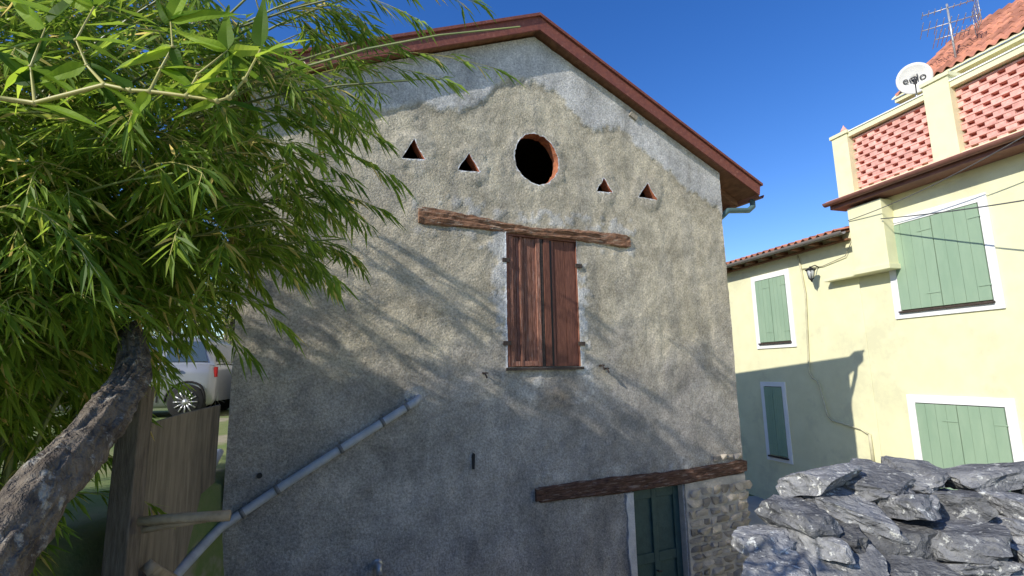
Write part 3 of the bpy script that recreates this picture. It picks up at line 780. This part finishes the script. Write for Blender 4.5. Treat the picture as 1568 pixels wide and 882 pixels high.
BL=[(-.53,.69,(-.02,0,1),.14,.034,.15),(-.53,.69,(.5,.1,-.12),.13,.022,.7),(-.54,.67,(.4,-.2,.05),.13,.022,.8),(-.55,.64,(-.6,.1,.12),.10,.02,.6),
 (-.60,.69,(-.25,.1,1),.12,.03,.3),(-.60,.69,(.15,-.1,-1),.10,.024,.1),(-.60,.69,(-.7,0,.25),.10,.022,.7),
 (-.73,.76,(.3,0,1),.12,.032,.75),(-.73,.76,(-.5,.1,.7),.13,.036,.1),(-.73,.76,(.8,0,.2),.13,.028,.65),(-.72,.70,(-.9,0,-.2),.12,.022,.8),(-.72,.70,(.3,.1,-.8),.09,.02,.1),
 (-.9,.80,(.6,0,.5),.13,.034,.2),(-.9,.80,(-.7,0,.3),.14,.034,.8),(-.93,.72,(-.8,0,.05),.14,.028,.1),(-.93,.72,(.8,-.1,-.05),.15,.026,.7),(-.9,.66,(-.8,0,-.3),.13,.026,.6),
 (-1.0,.75,(.5,0,.8),.14,.034,.15),(-1.0,.75,(-.6,0,.5),.14,.034,.7),(-1.02,.66,(.8,0,-.4),.13,.024,.55),(-1.0,.575,(.9,0,-.25),.15,.02,.7),(-.857,.614,(.7,0,-.5),.11,.018,.6),
 (-.615,.572,(-.9,.1,-.2),.10,.015,.5),(-.68,.585,(-.85,.1,.3),.11,.018,.75),(-1.1,.82,(.5,0,-.1),.14,.034,.7),(-1.1,.7,(.6,0,-.5),.14,.034,.1),
 (-.8,.60,(-.7,0,.6),.12,.028,.1),(-.857,.614,(-.8,.1,-.15),.13,.02,.65),(-1.05,.62,(.7,.1,.35),.14,.028,.05),(-.66,.635,(.6,.1,.2),.10,.02,.1),(-.74,.65,(.7,.1,.1),.10,.02,.45)]
for (x,z,d_,l,w,t) in BL:
    bigleaf(nr,R8(x,z),d_,cam+Vector((random.gauss(0,.9),0,random.gauss(0,.9)+.5)),l,w,t)
for sp in stems_:
    for _ in range(5):
        j=random.randint(1,len(sp)-1); q=sp[j]
        bigleaf(nr,R8(q[0],q[1]),(random.uniform(-1,1),random.uniform(-.2,.5),random.uniform(-.5,.6)),cam+Vector((random.gauss(0,1),0,random.gauss(0,1)+.4)),random.uniform(.08,.13),random.uniform(.016,.026),random.choice([.05,.2,.7,.85]))
nr.build('bamboo_branch',[M_bleaf,M_stem],recalc=False)

# ------------------------------------------------------------ distant shrubs and trees
def shrub(name,cx,cy,r,h,n,seed,size=.12):
    random.seed(seed); lv=Leaves(); st=MB(); z0=gh(cx,cy)
    for k in range(7):
        a=random.uniform(0,6.28); q=Vector((cx+math.cos(a)*r*.7,cy+math.sin(a)*r*.7,z0+h*random.uniform(.5,.95)))
        st.tube([Vector((cx,cy,z0-.1)),Vector((cx,cy,z0+h*.25)).lerp(q,.15),q],[.12*r/2,.08*r/2,.015],6,0)
    blobs=[(random.uniform(-1,1)*r*.75,random.uniform(-1,1)*r*.75,random.uniform(.15,.9)*h,random.uniform(.25,.5)*r) for _ in range(16)]
    for k in range(n):
        b=random.choice(blobs); v=Vector((random.gauss(0,1),random.gauss(0,1),random.gauss(0,1))).normalized()*b[3]*random.uniform(.7,1.05)
        p=Vector((cx+b[0],cy+b[1],z0+b[2]))+v
        if p.z<z0: continue
        lv.add(p,Vector((random.gauss(0,1),random.gauss(0,1),random.gauss(-.2,.6))),size*random.uniform(.6,1.3),size*random.uniform(.3,.6),random.random()*.9)
    leaf_object(name,lv,st,[M_tleaf,M_bark],np.random.default_rng(seed))
shrub('tree',-10.5,19,3.2,6.5,5000,3,.22)
shrub('tree',-15,23,3.6,7,5000,5,.24)
shrub('shrub',-17,16,2.6,3.5,3000,4,.2)
shrub('shrub',-8.3,15,1.5,1.6,2500,6,.12)

# ------------------------------------------------------------ parked car
random.seed(3)
car=empty('parked_car')
CX,CY,CZ=-5.72,9.1,-.74; yaw=math.radians(12)
cr_,sr_=math.cos(yaw),math.sin(yaw)
def CF(x,z,y):
    if x>.2: x=.2+(x-.2)*.6
    return Vector((CX+x*cr_-y*sr_,CY+x*sr_+y*cr_,CZ+z))
def loft(secs,m,mb,smooth=True):
    n=len(secs[0]); vs=[p for s_ in secs for p in s_]
    fs=[(i*n+k,i*n+k+1,(i+1)*n+k+1,(i+1)*n+k) for i in range(len(secs)-1) for k in range(n-1)]
    mb.add(vs,fs,m,.5,smooth)
c=MB()
st_=[(.58,.42,.62,.62),(.56,.34,.82,.74),(.50,.25,.93,.79),(.35,.22,.96,.82),(0,.2,.97,.83),(-.6,.2,.95,.84),(-1.3,.2,.93,.84),(-2.0,.2,.90,.83),(-2.45,.2,.84,.82),(-2.8,.22,.76,.78),(-3.05,.26,.66,.70),(-3.12,.34,.55,.60)]
secs=[]
for (x,zl,zb,hw) in st_:
    prof=[(-hw*.9,zl),(-hw*.99,zl+.05),(-hw,zl+(zb-zl)*.45),(-hw*.98,zl+(zb-zl)*.75),(-hw*.93,zb-.02),(-hw*.85,zb),(0,zb+.02),(hw*.85,zb),(hw*.93,zb-.02),(hw,zl+(zb-zl)*.45),(hw*.9,zl)]
    secs.append([CF(x,z,.85+y) for y,z in prof])
loft(secs,0,c); c.add(secs[0],[tuple(range(11))],0); c.add(secs[-1],[tuple(range(11))],0)
gs=[(.50,.93,.74,.95,.72),(.38,.95,.75,1.30,.62),(.15,.96,.76,1.43,.58),(-.5,.95,.77,1.48,.57),(-1.1,.93,.77,1.46,.57),(-1.5,.92,.76,1.38,.59),(-2.2,.88,.74,.92,.70)]
secs=[]
for (x,zb,hb,zt,ht) in gs:
    secs.append([CF(x,z,.85+y) for y,z in [(-hb,zb-.01),(-(hb+ht)/2-.01,(zb+zt)/2),(-ht,zt-.03),(-ht*.85,zt),(0,zt+.02),(ht*.85,zt),(ht,zt-.03),((hb+ht)/2+.01,(zb+zt)/2),(hb,zb-.01)]])
loft(secs,0,c)
def quad(pts,m): c.add([CF(*p_) for p_ in pts],[tuple(range(len(pts)))],m)
def gy(z,x=0): return .85-(.765+(.58-.765)*(z-.94)/.5)-.022
for (x0,x1,x2,x3) in((.30,.12,-.42,-.42),(-.50,-.50,-1.18,-1.18),(-1.25,-1.25,-1.46,-1.95)):
    quad([(x0,1.0,gy(1.0)),(x1,1.36,gy(1.36)),(x2,1.38,gy(1.38)),(x3,1.0,gy(1.0))],1)
quad([(.515,1.0,.2),(.40,1.33,.3),(.40,1.33,1.4),(.515,1.0,1.5)],1)
quad([(-2.13,.97,.2),(-1.55,1.37,.32),(-1.55,1.37,1.38),(-2.13,.97,1.5)],1)
c.box(CF,.50,.57,.72,.90,.085,.16,2); c.box(CF,.44,.60,.30,.45,.2,1.5,0)
c.box(CF,-.48,-.46,.3,.95,.004,.02,3); c.box(CF,-1.26,-1.24,.3,.93,.0,.02,3)
c.box(CF,-.32,-.15,.84,.87,-.01,.03,0); c.box(CF,-1.12,-.95,.84,.87,-.015,.03,0)
c.box(CF,-1.75,-1.60,.93,1.03,-.14,.05,0)
c.build('body',[M_car,M_glass,M_red,M_black],car)
for x in(0,-2.35):
    for y0 in(.0,1.5):
        w=MB(); yy=(y0-.02,y0+.19)
        w.tube([CF(x,.30,yy[0]+.0),CF(x,.30,yy[0]+.02),CF(x,.30,yy[1]-.02),CF(x,.30,yy[1])],[.27,.30,.30,.27],32,0)
        w.tube([CF(x,.30,yy[0]-.004),CF(x,.30,yy[0]-.002)],[.20,.205],32,1)
        for k in range(12):
            a=2*math.pi*k/12
            w.tube([CF(x+.05*math.cos(a),.30+.05*math.sin(a),yy[0]-.012),CF(x+.19*math.cos(a),.30+.19*math.sin(a),yy[0]-.010)],.012,6,2)
        w.tube([CF(x,.30,yy[0]-.025),CF(x,.30,yy[0]-.003)],.05,12,2)
        w.tube([CF(x+.345*math.cos(math.pi*q/16),.30+.345*math.sin(math.pi*q/16),yy[0]+.03) for q in range(17)],.02,6,0)
        w.build('wheel',[M_tyre,M_black,M_rim],car)

# ------------------------------------------------------------ LIGHT, SKY, CAMERA
sv=SUN.normalized()
el=math.asin(sv.z); rot=math.atan2(sv.x,sv.y)
sl=bpy.data.lights.new('sun','SUN'); sl.energy=5; sl.angle=math.radians(.5); sl.color=(1,.95,.86)
so=bpy.data.objects.new('sun',sl); so.rotation_euler=sv.to_track_quat('Z','Y').to_euler(); link(so)
w=bpy.data.worlds.new('World'); scene.world=w; w.use_nodes=True
nt=w.node_tree; bg=nt.nodes['Background']; sk=nt.nodes.new('ShaderNodeTexSky'); sk.sky_type='NISHITA'; sk.sun_disc=False
sk.sun_elevation=el; sk.sun_rotation=rot; sk.altitude=200; sk.air_density=1.0; sk.dust_density=.3; sk.ozone_density=2.0
hs=nt.nodes.new('ShaderNodeHueSaturation'); hs.inputs['Hue'].default_value=.516; hs.inputs['Saturation'].default_value=1.36; hs.inputs['Value'].default_value=1.3
nt.links.new(sk.outputs[0],hs.inputs['Color']); nt.links.new(hs.outputs[0],bg.inputs[0]); bg.inputs[1].default_value=.15
pt,rl=.16,.0179
Xw=Vector((1,0,0)); Uw=Vector((0,-math.sin(pt),math.cos(pt))); Fw=Vector((0,math.cos(pt),math.sin(pt)))
Rv=Xw*math.cos(rl)-Uw*math.sin(rl); Uv=Xw*math.sin(rl)+Uw*math.cos(rl)
cm=bpy.data.cameras.new('camera'); cm.sensor_width=36; cm.lens=782.66/1568*36; cm.clip_end=1500; cm.clip_start=.05
co=bpy.data.objects.new('camera',cm); link(co)
co.matrix_world=Matrix((Rv,Uv,-Fw)).transposed().to_4x4()
scene.camera=co
scene.view_settings.view_transform='Standard'; scene.view_settings.look='None'; scene.view_settings.exposure=0
